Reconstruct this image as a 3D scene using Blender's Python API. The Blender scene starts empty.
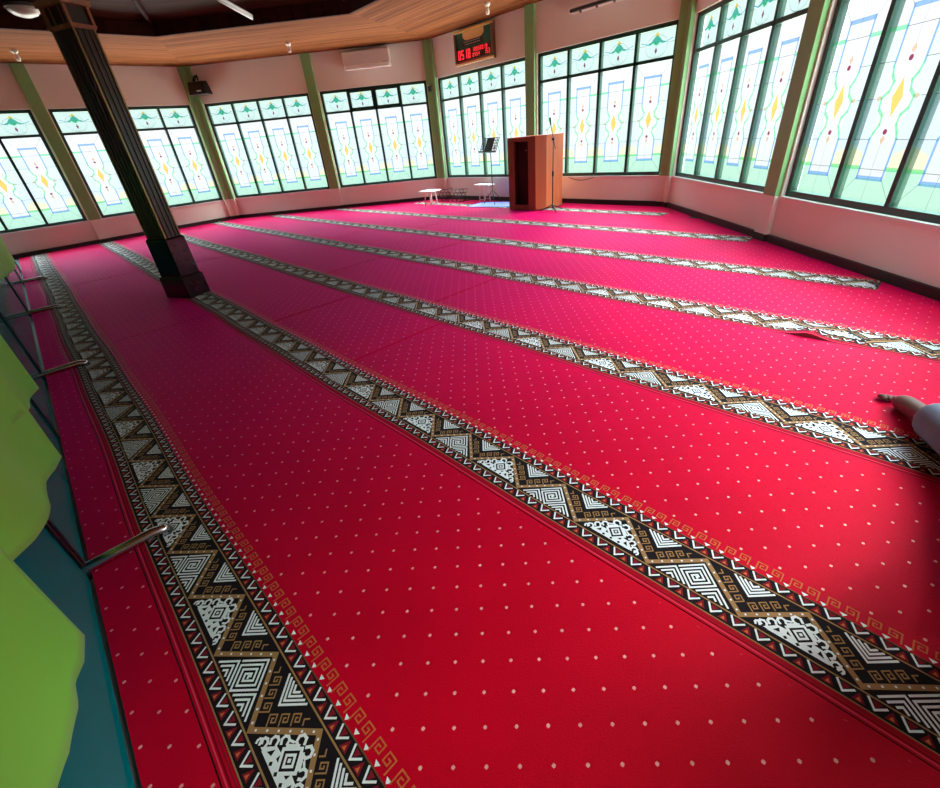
import bpy, bmesh, math, random
from math import sin, cos, pi, sqrt
from mathutils import Vector, Matrix
random.seed(7)
COL = bpy.context.scene.collection
SC = bpy.context.scene

# ------------------------------------------------------------------ materials
MATS = {}
def mat(name, rgb, rough=.6, metal=0., spec=.5, coat=0., emit=None, emit_s=0., noise=0., nscale=8., bump=0., bscale=60., sheen=0., sheen_tint=(1, 1, 1), stretch=None):
    if name in MATS: return MATS[name]
    m = bpy.data.materials.new(name); m.use_nodes = True
    nt = m.node_tree; b = nt.nodes['Principled BSDF']
    b.inputs['Base Color'].default_value = (*rgb, 1)
    b.inputs['Roughness'].default_value = rough
    b.inputs['Metallic'].default_value = metal
    b.inputs['Specular IOR Level'].default_value = spec
    b.inputs['Coat Weight'].default_value = coat
    if sheen:
        b.inputs['Sheen Weight'].default_value = sheen
        b.inputs['Sheen Roughness'].default_value = .35
        b.inputs['Sheen Tint'].default_value = (*sheen_tint, 1)
    if emit:
        b.inputs['Emission Color'].default_value = (*emit, 1)
        b.inputs['Emission Strength'].default_value = emit_s
    if noise or bump:
        tc = nt.nodes.new('ShaderNodeTexCoord')
        mp = nt.nodes.new('ShaderNodeMapping')
        if stretch: mp.inputs['Scale'].default_value = stretch
        nt.links.new(tc.outputs['Object'], mp.inputs['Vector'])
    if noise:
        n = nt.nodes.new('ShaderNodeTexNoise'); n.inputs['Scale'].default_value = nscale; n.inputs['Detail'].default_value = 4
        nt.links.new(mp.outputs[0], n.inputs['Vector'])
        mx = nt.nodes.new('ShaderNodeMix'); mx.data_type = 'RGBA'
        mx.inputs[6].default_value = (*[c*(1-noise) for c in rgb], 1)
        mx.inputs[7].default_value = (*[min(1, c*(1+noise)) for c in rgb], 1)
        nt.links.new(n.outputs[0], mx.inputs[0]); nt.links.new(mx.outputs[2], b.inputs['Base Color'])
    if bump:
        n2 = nt.nodes.new('ShaderNodeTexNoise'); n2.inputs['Scale'].default_value = bscale
        nt.links.new(mp.outputs[0], n2.inputs['Vector'])
        bp = nt.nodes.new('ShaderNodeBump'); bp.inputs['Strength'].default_value = bump; bp.inputs['Distance'].default_value = .01
        nt.links.new(n2.outputs[0], bp.inputs['Height']); nt.links.new(bp.outputs[0], b.inputs['Normal'])
    MATS[name] = m
    return m

def glass_mat(name, rgb):
    """backlit obscure glass: daylight from outside scatters through it"""
    if name in MATS: return MATS[name]
    m = bpy.data.materials.new(name); m.use_nodes = True
    nt = m.node_tree; nt.nodes.clear()
    out = nt.nodes.new('ShaderNodeOutputMaterial'); tr = nt.nodes.new('ShaderNodeBsdfTransparent'); df = nt.nodes.new('ShaderNodeBsdfTranslucent'); m0 = nt.nodes.new('ShaderNodeMixShader')
    gl = nt.nodes.new('ShaderNodeBsdfGlossy'); mx = nt.nodes.new('ShaderNodeMixShader')
    tr.inputs[0].default_value = (*rgb, 1)
    df.inputs[0].default_value = (*rgb, 1); m0.inputs[0].default_value = .016
    nt.links.new(tr.outputs[0], m0.inputs[1]); nt.links.new(df.outputs[0], m0.inputs[2])
    gl.inputs['Roughness'].default_value = .2
    mx.inputs[0].default_value = .04
    nt.links.new(m0.outputs[0], mx.inputs[1]); nt.links.new(gl.outputs[0], mx.inputs[2]); nt.links.new(mx.outputs[0], out.inputs[0])
    MATS[name] = m
    return m

def wood_mat(name, c1, c2, rough=.4, axis='X', scale=3., plank=0., spec=.5):
    """grained wood, optional plank joints"""
    if name in MATS: return MATS[name]
    m = bpy.data.materials.new(name); m.use_nodes = True
    nt = m.node_tree; b = nt.nodes['Principled BSDF']
    tc = nt.nodes.new('ShaderNodeTexCoord'); mp = nt.nodes.new('ShaderNodeMapping')
    s = {'X': (.15, 2.5, 2.5), 'Y': (2.5, .15, 2.5), 'Z': (2.5, 2.5, .15)}[axis]
    mp.inputs['Scale'].default_value = s
    nt.links.new(tc.outputs['Object'], mp.inputs[0])
    n = nt.nodes.new('ShaderNodeTexNoise'); n.inputs['Scale'].default_value = scale; n.inputs['Detail'].default_value = 6; n.inputs['Distortion'].default_value = .6
    nt.links.new(mp.outputs[0], n.inputs['Vector'])
    mx = nt.nodes.new('ShaderNodeMix'); mx.data_type = 'RGBA'
    mx.inputs[6].default_value = (*c1, 1); mx.inputs[7].default_value = (*c2, 1)
    rp = nt.nodes.new('ShaderNodeMapRange'); rp.inputs[1].default_value = .3; rp.inputs[2].default_value = .7
    nt.links.new(n.outputs[0], rp.inputs[0]); nt.links.new(rp.outputs[0], mx.inputs[0])
    last = mx.outputs[2]
    if plank:
        sx = nt.nodes.new('ShaderNodeSeparateXYZ'); nt.links.new(tc.outputs['Object'], sx.inputs[0])
        fr = nt.nodes.new('ShaderNodeMath'); fr.operation = 'PINGPONG'; fr.inputs[1].default_value = plank/2
        nt.links.new(sx.outputs['Y'], fr.inputs[0])
        lt = nt.nodes.new('ShaderNodeMath'); lt.operation = 'LESS_THAN'; lt.inputs[1].default_value = .004
        nt.links.new(fr.outputs[0], lt.inputs[0])
        m2 = nt.nodes.new('ShaderNodeMix'); m2.data_type = 'RGBA'
        m2.inputs[7].default_value = (*[c*.35 for c in c1], 1)
        nt.links.new(lt.outputs[0], m2.inputs[0]); nt.links.new(last, m2.inputs[6]); last = m2.outputs[2]
    nt.links.new(last, b.inputs['Base Color'])
    b.inputs['Roughness'].default_value = rough
    b.inputs['Specular IOR Level'].default_value = spec
    MATS[name] = m
    return m

RED = (.58, .0015, .014)
def pile_mat(name, v0, vmax):
    """red carpet pile with a staggered lattice of small pale dots between v0 and vmax (world y)"""
    m = bpy.data.materials.new(name); m.use_nodes = True
    nt = m.node_tree; b = nt.nodes['Principled BSDF']
    N = nt.nodes.new; Lk = nt.links.new
    tc = N('ShaderNodeTexCoord'); sx = N('ShaderNodeSeparateXYZ'); Lk(tc.outputs['Object'], sx.inputs[0])
    def M(op, a, b_=None, c=None):
        n = N('ShaderNodeMath'); n.operation = op
        for i, v in enumerate((a, b_, c)):
            if v is None: continue
            if isinstance(v, (int, float)): n.inputs[i].default_value = v
            else: Lk(v, n.inputs[i])
        return n.outputs[0]
    X, Y = sx.outputs[0], sx.outputs[1]
    PX, PY = .1170, .1146
    def lat(ox, oy):
        fx = M('SUBTRACT', M('PINGPONG', M('ADD', X, 50*PX - ox), PX/2), 0)
        fy = M('PINGPONG', M('ADD', Y, 50*PY - oy), PY/2)
        d = M('MAXIMUM', M('ABSOLUTE', M('ADD', fx, M('MULTIPLY', fy, .35))), fy)
        return M('LESS_THAN', d, .0046)
    d = M('MAXIMUM', lat(0, v0), lat(PX/2, v0 + PY/2))
    ok = M('MULTIPLY', M('GREATER_THAN', Y, v0 - .02), M('LESS_THAN', Y, vmax))
    d = M('MULTIPLY', d, ok)
    n = N('ShaderNodeTexNoise'); n.inputs['Scale'].default_value = 3.; n.inputs['Detail'].default_value = 5
    Lk(tc.outputs['Object'], n.inputs['Vector'])
    mx = N('ShaderNodeMix'); mx.data_type = 'RGBA'
    mx.inputs[6].default_value = (RED[0]*.86, RED[1]*.86, RED[2]*.8, 1); mx.inputs[7].default_value = (RED[0]*1.12, RED[1]*1.1, RED[2]*1.15, 1)
    Lk(n.outputs[0], mx.inputs[0])
    m2 = N('ShaderNodeMix'); m2.data_type = 'RGBA'; m2.inputs[7].default_value = (.86, .40, .36, 1)
    Lk(d, m2.inputs[0]); Lk(mx.outputs[2], m2.inputs[6]); Lk(m2.outputs[2], b.inputs['Base Color'])
    n2 = N('ShaderNodeTexNoise'); n2.inputs['Scale'].default_value = 260
    Lk(tc.outputs['Object'], n2.inputs['Vector'])
    bp = N('ShaderNodeBump'); bp.inputs['Strength'].default_value = .35; bp.inputs['Distance'].default_value = .004
    Lk(n2.outputs[0], bp.inputs['Height']); Lk(bp.outputs[0], b.inputs['Normal'])
    b.inputs['Roughness'].default_value = .55
    b.inputs['Specular IOR Level'].default_value = SPEC_CARPET
    b.inputs['Sheen Weight'].default_value = SHEEN; b.inputs['Sheen Roughness'].default_value = .42
    b.inputs['Sheen Tint'].default_value = (1, .015, .40, 1)
    return m
SPEC_CARPET = .04
SHEEN = .78

# ------------------------------------------------------------------ mesh helper
class MB:
    def __init__(s): s.v = []; s.f = []; s.m = []; s.mats = []
    def mi(s, m):
        if m not in s.mats: s.mats.append(m)
        return s.mats.index(m)
    def poly(s, pts, m):
        i = len(s.v); s.v += [tuple(p) for p in pts]; s.f.append(list(range(i, i+len(pts)))); s.m.append(s.mi(m))
    def quadf(s, base, faces, m):
        i = len(s.v); s.v += [tuple(p) for p in base]
        for f in faces: s.f.append([i+k for k in f]); s.m.append(s.mi(m))
    def box(s, lo, hi, m, M=None):
        x0, y0, z0 = lo; x1, y1, z1 = hi
        p = [Vector(a) for a in ((x0,y0,z0),(x1,y0,z0),(x1,y1,z0),(x0,y1,z0),(x0,y0,z1),(x1,y0,z1),(x1,y1,z1),(x0,y1,z1))]
        if M: p = [M @ a for a in p]
        s.quadf(p, [(0,3,2,1),(4,5,6,7),(0,1,5,4),(1,2,6,5),(2,3,7,6),(3,0,4,7)], m)
    def prism(s, pts2, z0, z1, m, cap=True):
        n = len(pts2)
        s.quadf([(x,y,z0) for x,y in pts2]+[(x,y,z1) for x,y in pts2],
                ([tuple(reversed(range(n))), tuple(range(n, 2*n))] if cap else []) + [(i,(i+1)%n,n+(i+1)%n,n+i) for i in range(n)], m)
    def tube(s, pts, r, m, n=8, cap=True):
        pts = [Vector(p) for p in pts]; rs = r if isinstance(r, (list, tuple)) else [r]*len(pts)
        rings = []; up = Vector((0,0,1))
        for i, p in enumerate(pts):
            d = (pts[min(i+1,len(pts)-1)] - pts[max(i-1,0)]).normalized()
            a = d.cross(up)
            if a.length < .05: a = d.cross(Vector((1,0,0)))
            a.normalize(); b = d.cross(a)
            rings.append([p + (a*cos(2*pi*k/n) + b*sin(2*pi*k/n))*rs[i] for k in range(n)])
        base = [q for R in rings for q in R]; f = []
        for i in range(len(pts)-1):
            for k in range(n): f.append((i*n+k, i*n+(k+1)%n, (i+1)*n+(k+1)%n, (i+1)*n+k))
        if cap: f += [tuple(reversed(range(n))), tuple(range((len(pts)-1)*n, len(pts)*n))]
        s.quadf(base, f, m)
    def lathe(s, prof, c, m, n=20):
        base = []; f = []
        for r, z in prof: base += [(c[0]+r*cos(2*pi*k/n), c[1]+r*sin(2*pi*k/n), c[2]+z) for k in range(n)]
        for i in range(len(prof)-1):
            for k in range(n): f.append((i*n+k, i*n+(k+1)%n, (i+1)*n+(k+1)%n, (i+1)*n+k))
        f += [tuple(reversed(range(n))), tuple(range((len(prof)-1)*n, len(prof)*n))]
        s.quadf(base, f, m)
    def build(s, name, parent=None, smooth=False, bevel=0., M=None, origin=None):
        me = bpy.data.meshes.new(name)
        vs = [Vector(v) for v in s.v]
        if origin: vs = [v - Vector(origin) for v in vs]
        me.from_pydata(vs, [], s.f)
        for m in s.mats: me.materials.append(m)
        me.polygons.foreach_set('material_index', s.m)
        if smooth: me.polygons.foreach_set('use_smooth', [True]*len(s.f))
        me.update()
        o = bpy.data.objects.new(name, me); COL.objects.link(o)
        if origin: o.location = origin
        if M is not None: o.matrix_world = M
        if parent is not None: o.parent = parent
        if bevel:
            b = o.modifiers.new('bevel', 'BEVEL'); b.width = bevel; b.segments = 2; b.limit_method = 'ANGLE'
        return o
def empty(name, loc, rz=0., label=None, cat=None, group=None):
    o = bpy.data.objects.new(name, None); COL.objects.link(o); o.empty_display_size = .1
    o.location = loc; o.rotation_euler = (0, 0, rz)
    return tag(o, label, cat, group)
def tag(o, label=None, cat=None, group=None, kind=None):
    if label: o['label'] = label
    if cat: o['category'] = cat
    if group: o['group'] = group
    if kind: o['kind'] = kind
    return o
def st(o): o['kind'] = 'structure'; return o

# ------------------------------------------------------------------ room frame
V = [(-12.9,-1.75), (-12.97,4.0), (-9.1,7.97), (-3.35,7.9), (.66,4.05), (.80,-1.5), (-3.3,-5.5), (-9.1,-5.5)]
SIDES = [('left',0,1), ('front_left',1,2), ('front',2,3), ('front_right',3,4), ('right',4,5), ('back_right',5,6), ('back',6,7), ('back_left',7,0)]
HW, SILL, TRANS, TOP = 3.212, .483, 2.076, 2.505
TH = .16
CEN = Vector((-6.12, 1.2))
wallm = mat('wall_paint', (.80,.77,.68), .75, noise=.05, nscale=2.5)
greenm = mat('green_post_paint', (.23,.50,.19), .45, noise=.08)
framem = mat('dark_green_window_frame', (.008,.045,.028), .35)
sillm = mat('white_sill', (.75,.75,.72), .4)
basem = mat('dark_baseboard_wood', (.018,.008,.007), .5)
ceilm = wood_mat('soffit_planks', (.12,.034,.011), (.26,.085,.028), .8, 'X', 3, plank=.12, spec=.04)
darkceil = wood_mat('dark_ceiling_boards', (.028,.006,.004), (.05,.011,.007), .7, 'X', 3, plank=.18, spec=.05)

def frame_M(a, b):
    """x along the wall, y into the room, z up"""
    a = Vector(a); b = Vector(b); d = (b-a).normalized(); n = Vector((d.y, -d.x))
    if (CEN - a).dot(n) < 0: n = -n
    M = Matrix(((d.x, n.x, 0, a.x), (d.y, n.y, 0, a.y), (0,0,1,0), (0,0,0,1)))
    return M, (b-a).length

# glass patterns ---------------------------------------------------
gW = glass_mat('obscure_glass_white', (.90,.92,.96)); gMint = glass_mat('mint_glass', (.62,.93,.74)); gBlue = glass_mat('blue_glass', (.34,.54,.90))
gGreen = glass_mat('green_glass', (.36,.84,.50)); gYel = glass_mat('amber_glass', (1.,.68,.16)); gRed = glass_mat('ruby_glass', (.35,.04,.10))
gCream = glass_mat('cream_glass', (1.,.94,.68)); gPale = glass_mat('pale_blue_glass', (.82,.91,1.)); gTeal = glass_mat('teal_glass', (.10,.48,.38)); gTan = glass_mat('tan_glass', (.85,.6,.4))
lead = mat('lead_came', (.13,.17,.15), .5)

def ribbon(pts, w):
    """thick polyline as quads"""
    out = []
    for (x0,y0), (x1,y1) in zip(pts, pts[1:]):
        dx, dy = x1-x0, y1-y0; l = math.hypot(dx,dy) or 1e-6; dx /= l; dy /= l; h = w/2
        out.append([(x0-dx*h*.8-dy*h, y0-dy*h*.8+dx*h), (x0-dx*h*.8+dy*h, y0-dy*h*.8-dx*h), (x1+dx*h*.8+dy*h, y1+dy*h*.8-dx*h), (x1+dx*h*.8-dy*h, y1+dy*h*.8+dx*h)])
    return out

def pane_mesh(w, h, kind):
    """one stained-glass light, w x h, in the local xz plane: base glass with coloured pieces let into it"""
    mb = MB()
    D = .006
    mb.poly([(0,0,0),(w,0,0),(w,0,h),(0,0,h)], gW)
    def P(poly, m, k=1):   # coloured piece on the room side
        mb.poly([(x*w, .0008*k, y*h) for x,y in poly], m)
    def R(pts, wd, m, k=2):
        for q in ribbon([(x*w, y*h) for x,y in pts], wd): mb.poly([(x, .0008*k, y) for x,y in q], m)
    if kind == 'tall':
        wave = [(.27,.64),(.30,.60),(.36,.57),(.33,.53),(.24,.50),(.26,.45),(.35,.42),(.36,.38),(.30,.34),(.27,.31)]
        mir = [(1-x,y) for x,y in wave]
        inner = [(.27,.88)] + wave + [(.27,.12),(.73,.12)] + mir[::-1] + [(.73,.88)]
        P([(0,0),(1,0),(1,.12),(0,.12)], gMint); P([(0,.12),(.24,.12),(.24,.17),(0,.17)], gMint); P([(.76,.12),(1,.12),(1,.17),(.76,.17)], gMint)
        P([(0,.17),(.24,.17),(.24,.24),(0,.28)], gCream); P([(.76,.17),(1,.17),(1,.28),(.76,.24)], gCream)
        P([(0,.28),(.24,.24),(.3,.34),(.24,.5),(0,.5)], gPale); P([(1,.28),(.76,.24),(.7,.34),(.76,.5),(1,.5)], gPale)
        P([(0,.5),(.24,.5),(.36,.57),(.25,.66),(.25,.8),(0,.8)], glass_mat('pale_mint_glass', (.84,.97,.90))); P([(1,.5),(.76,.5),(.64,.57),(.75,.66),(.75,.8),(1,.8)], MATS['pale_mint_glass'])
        R([(.27,.64),(.27,.88),(.73,.88),(.73,.64)], .034, gBlue, 3)
        R([(.27,.31),(.27,.12),(.73,.12),(.73,.31)], .034, gBlue, 3)
        R(wave, .030, gGreen, 3); R(mir, .030, gGreen, 3)
        R([(0,.80),(.26,.80)], .03, gGreen); R([(.74,.80),(1,.80)], .03, gGreen)
        R([(0,.17),(.26,.17)], .03, gGreen); R([(.74,.17),(1,.17)], .03, gGreen)
        P([(.5,.41),(.585,.50),(.5,.59),(.415,.50)], gYel, 4)
        for s in (.2, .8): P([(s,.487),(s+.055,.5),(s,.513),(s-.055,.5)], gTan, 4)
        for cy, dy in ((.665,1), (.345,-1)):
            P([(.5+.036*cos(a*pi/4), cy+.014*sin(a*pi/4)) for a in range(8)], gRed, 4)
            P([(.5,cy+dy*.062),(.54,cy+dy*.035),(.5,cy+dy*.016),(.46,cy+dy*.035)], gTan, 4)
        for pts in ([(0,0),(.27,.12)], [(1,0),(.73,.12)], [(0,1),(.27,.88)], [(1,1),(.73,.88)], [(.5,0),(.5,.28)], [(.5,.73),(.5,1)], [(0,.5),(.14,.5)], [(.86,.5),(1,.5)],
                    [(0,.31),(.27,.31)], [(.73,.31),(1,.31)], [(.27,.165),(.73,.165)], [(0,.66),(.27,.66)], [(.73,.66),(1,.66)], [(.27,.8),(.73,.8)]):
            R(pts, .0035, lead, 5)
    else:
        P([(0,0),(1,0),(1,1),(0,1)], glass_mat('transom_glass', (.72,.90,.78)), 1)
        P([(.5+.30*cos(a*pi/10), .42+.40*sin(a*pi/10)) for a in range(20)], gW, 2)
        P([(.22,.52),(.36,.60),(.43,.74),(.5,.80),(.57,.74),(.64,.60),(.78,.52),(.66,.50),(.58,.56),(.5,.46),(.42,.56),(.34,.50)], gTeal, 3)
        P([(.5,.92),(.56,.82),(.5,.74),(.44,.82)], gYel, 4)
        P([(.40,.52),(.47,.62),(.5,.44)], gGreen, 4); P([(.60,.52),(.53,.62),(.5,.44)], gGreen, 4)
        P([(.5,.16),(.535,.27),(.5,.40),(.465,.27)], gRed, 4)
        R([(.08,.62),(.24,.54)], .012, gBlue, 4); R([(.92,.62),(.76,.54)], .012, gBlue, 4)
        R([(.5+.30*cos(a*pi/8), .42+.40*sin(a*pi/8)) for a in range(17)], .0035, lead, 5)
        R([(0,.5),(.2,.5)], .0035, lead, 5); R([(.8,.5),(1,.5)], .0035, lead, 5); R([(.5,0),(.5,.16)], .0035, lead, 5)
    o = mb.build('glass_pane_source')
    me = o.data; bpy.data.objects.remove(o)
    return me
MUL = .045
PANE_W = .60
tall_me = pane_mesh(1, TRANS-SILL-.055-MUL/2, 'tall')     # unit width, scaled per bay
top_me = pane_mesh(1, TOP-TRANS-.055-MUL/2, 'top')

wn = [0]; tn = [0]
def make_window(M, x0, x1, sashes=()):
    """dark frame with four tall lights and four transom lights"""
    wn[0] += 1
    FR = .055
    mb = MB(); W = x1-x0
    def bx(a, b, c, d, y0=-.115, y1=-.04): mb.box((a,y0,c), (b,y1,d), framem, M)
    bx(x0, x0+FR, SILL, TOP); bx(x1-FR, x1, SILL, TOP); bx(x0, x1, SILL, SILL+FR); bx(x0, x1, TOP-FR, TOP)
    bx(x0+FR, x1-FR, TRANS-MUL/2, TRANS+MUL/2)
    cw = (W-2*FR+MUL)/4
    for i in (1,2,3):
        c = x0+FR-MUL/2+i*cw; bx(c-MUL/2, c+MUL/2, SILL+FR, TOP-FR)
    for i in sashes:       # hinged transom sashes with a heavier frame
        a = x0+FR+i*cw; b = a+cw-MUL; c, d = TRANS+MUL/2, TOP-FR
        for q in ((a-.01,a+.03,c,d), (b-.03,b+.01,c,d), (a,b,c-.01,c+.03), (a,b,d-.03,d+.01)): bx(*q, -.10, -.015)
    w = st(mb.build('window_%d' % wn[0]))
    s = MB(); s.box((x0,-.06,SILL-.022), (x1,.012,SILL), sillm, M); s.build('window_sill', w)
    pw = cw-MUL
    for i in range(4):
        a = x0+FR+i*cw
        for me, z, nm in ((tall_me, SILL+FR, 'stained_glass_pane'), (top_me, TRANS+MUL/2, 'transom_pane')):
            g = bpy.data.objects.new(nm, me); COL.objects.link(g); g.parent = w
            g.matrix_world = M @ Matrix.Translation((a,-.075,z)) @ Matrix.Diagonal((pw,1,1,1))
    return w

GLAZED = {'left': (0,1), 'front_left': (0,1), 'front': (0,1), 'front_right': (0,1), 'right': (0,)}
corner_w = .15; mid_w = .13
for name, i, j in SIDES:
    M, L = frame_M(V[i], V[j])
    mb = MB(); bb = MB()
    gl = GLAZED.get(name, ())
    e = .06
    if not gl:
        mb.box((-e,-TH,0), (L+e,0,HW+.2), wallm, M)
    else:
        mb.box((-e,-TH,0), (L+e,0,SILL-.001), wallm, M)
        mb.box((-e,-TH,TOP+.001), (L+e,0,HW+.2), wallm, M)
        spans = [(corner_w, L/2-mid_w), (L/2+mid_w, L-corner_w)]
        solid = [(-e, corner_w), (L/2-mid_w, L/2+mid_w), (L-corner_w, L+e)]
        for k, sp in enumerate(spans):
            if k not in gl: solid.append(sp)
        for a, b in solid: mb.box((a,-TH,SILL-.001), (b,0,TOP+.001), wallm, M)
        for k in gl:
            make_window(M, *spans[k], sashes=(1,2) if (name, k) == ('front_left', 1) else ())
        for a, b in ((.0, corner_w-.01), (L/2-.105, L/2+.105), (L-corner_w+.01, L)):
            tn[0] += 1
            p = MB(); p.box((a,.001,SILL), (b,.055,HW-.002), greenm, M)
            p.box((a,.001,.086), (b,.05,SILL-.001), wallm, M); bb.box((a,.001,0), (b,.054,.085), basem, M)
            st(p.build('trim_%d' % tn[0]))
    st(mb.build('wall_' + name))
    bb.box((.0,.001,0), (L,.03,.085), basem, M)
    st(bb.build('baseboard_' + name))

fl = MB(); fl.poly([(x*1.03+.2,y*1.03,0) for x,y in [V[k] for k in (7,6,5,4,3,2,1,0)]], mat('floor_tiles', (.16,.20,.20), .25, noise=.2, nscale=1.2))
fl.poly([(x*1.03+.2,y*1.03,-.1) for x,y in V], MATS['floor_tiles'])
st(fl.build('floor'))

# ceiling: plank soffit ring, fascia, dark recessed panel
AP = 4.0
inner = []
for k in range(8):
    a = math.radians(202.5 - 45*k)
    inner.append((CEN.x + AP/cos(pi/8)*cos(a), CEN.y + AP/cos(pi/8)*sin(a)))
# order of inner corners matches V (left-back, left-front, front-left ...)
RISE = .16
for k in range(8):
    a, b = Vector(V[k]), Vector(V[(k+1)%8]); c, d = Vector(inner[(k+1)%8]), Vector(inner[k])
    M, L = frame_M(a, b); Mi = M.inverted()
    q = [Mi @ Vector((p.x,p.y,HW)) for p in (a,b,c,d)]
    s = MB(); s.quadf(q + [p+Vector((0,0,.03)) for p in q], [(0,1,2,3),(4,7,6,5),(2,6,7,3),(0,4,5,1),(1,5,6,2),(3,7,4,0)], ceilm)
    o = st(s.build('ceiling_soffit')); o.matrix_world = M
    f = MB()
    ctr = (c+d)/2; n = (ctr-CEN).normalized()
    c2, d2 = c-n*.05, d-n*.05
    f.quadf([(c.x,c.y,HW-.02),(d.x,d.y,HW-.02),(d2.x,d2.y,HW-.02),(c2.x,c2.y,HW-.02),(c.x,c.y,HW+RISE),(d.x,d.y,HW+RISE),(d2.x,d2.y,HW+RISE),(c2.x,c2.y,HW+RISE)],
            [(0,1,2,3),(0,4,5,1),(2,6,7,3),(0,3,7,4),(1,5,6,2)], darkceil)
    st(f.build('ceiling_fascia'))
    t = MB(); ap = Vector((CEN.x,CEN.y,HW+RISE+.60))
    tri = [Mi @ Vector((c.x,c.y,HW+RISE)), Mi @ Vector((d.x,d.y,HW+RISE)), Mi @ ap]
    t.quadf(tri + [p+Vector((0,0,.04)) for p in tri], [(0,1,2),(5,4,3)], darkceil)
    o = st(t.build('ceiling_panel')); o.matrix_world = M
    r = MB(); p0 = Vector((d.x,d.y,HW+RISE-.02)); r.tube([p0, ap-Vector((0,0,.03))], .035, darkceil, 6); st(r.build('ceiling_ridge_beam'))

# ------------------------------------------------------------------ carpets
OFF = [-.197, .976, 2.146, 3.345, 4.545, 5.785, 7.042]
cBlack = mat('carpet_black', (.012,.008,.010), .9, spec=.1, sheen=.12); cWhite = mat('carpet_white', (.82,.86,.86), .9, spec=.2, sheen=.45)
cTan = mat('carpet_tan', (.36,.19,.075), .9, spec=.1, sheen=.25); cBrown = mat('carpet_brown', (.15,.07,.03), .9, spec=.1, sheen=.1)
cMar = mat('carpet_maroon', (.22,.010,.018), .9, spec=.1, sheen=.1); cOr = mat('carpet_rust', (.62,.13,.035), .9, spec=.2, sheen=.45)
cPink = mat('carpet_pink_line', (.85,.04,.10), .9, spec=.2, sheen=.45); cGroove = mat('carpet_seam_dark', (.22,.002,.01), .95, spec=.1)
cBg = mat('carpet_brown_ground', (.06,.014,.018), .9, spec=.1, sheen=.12)

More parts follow.
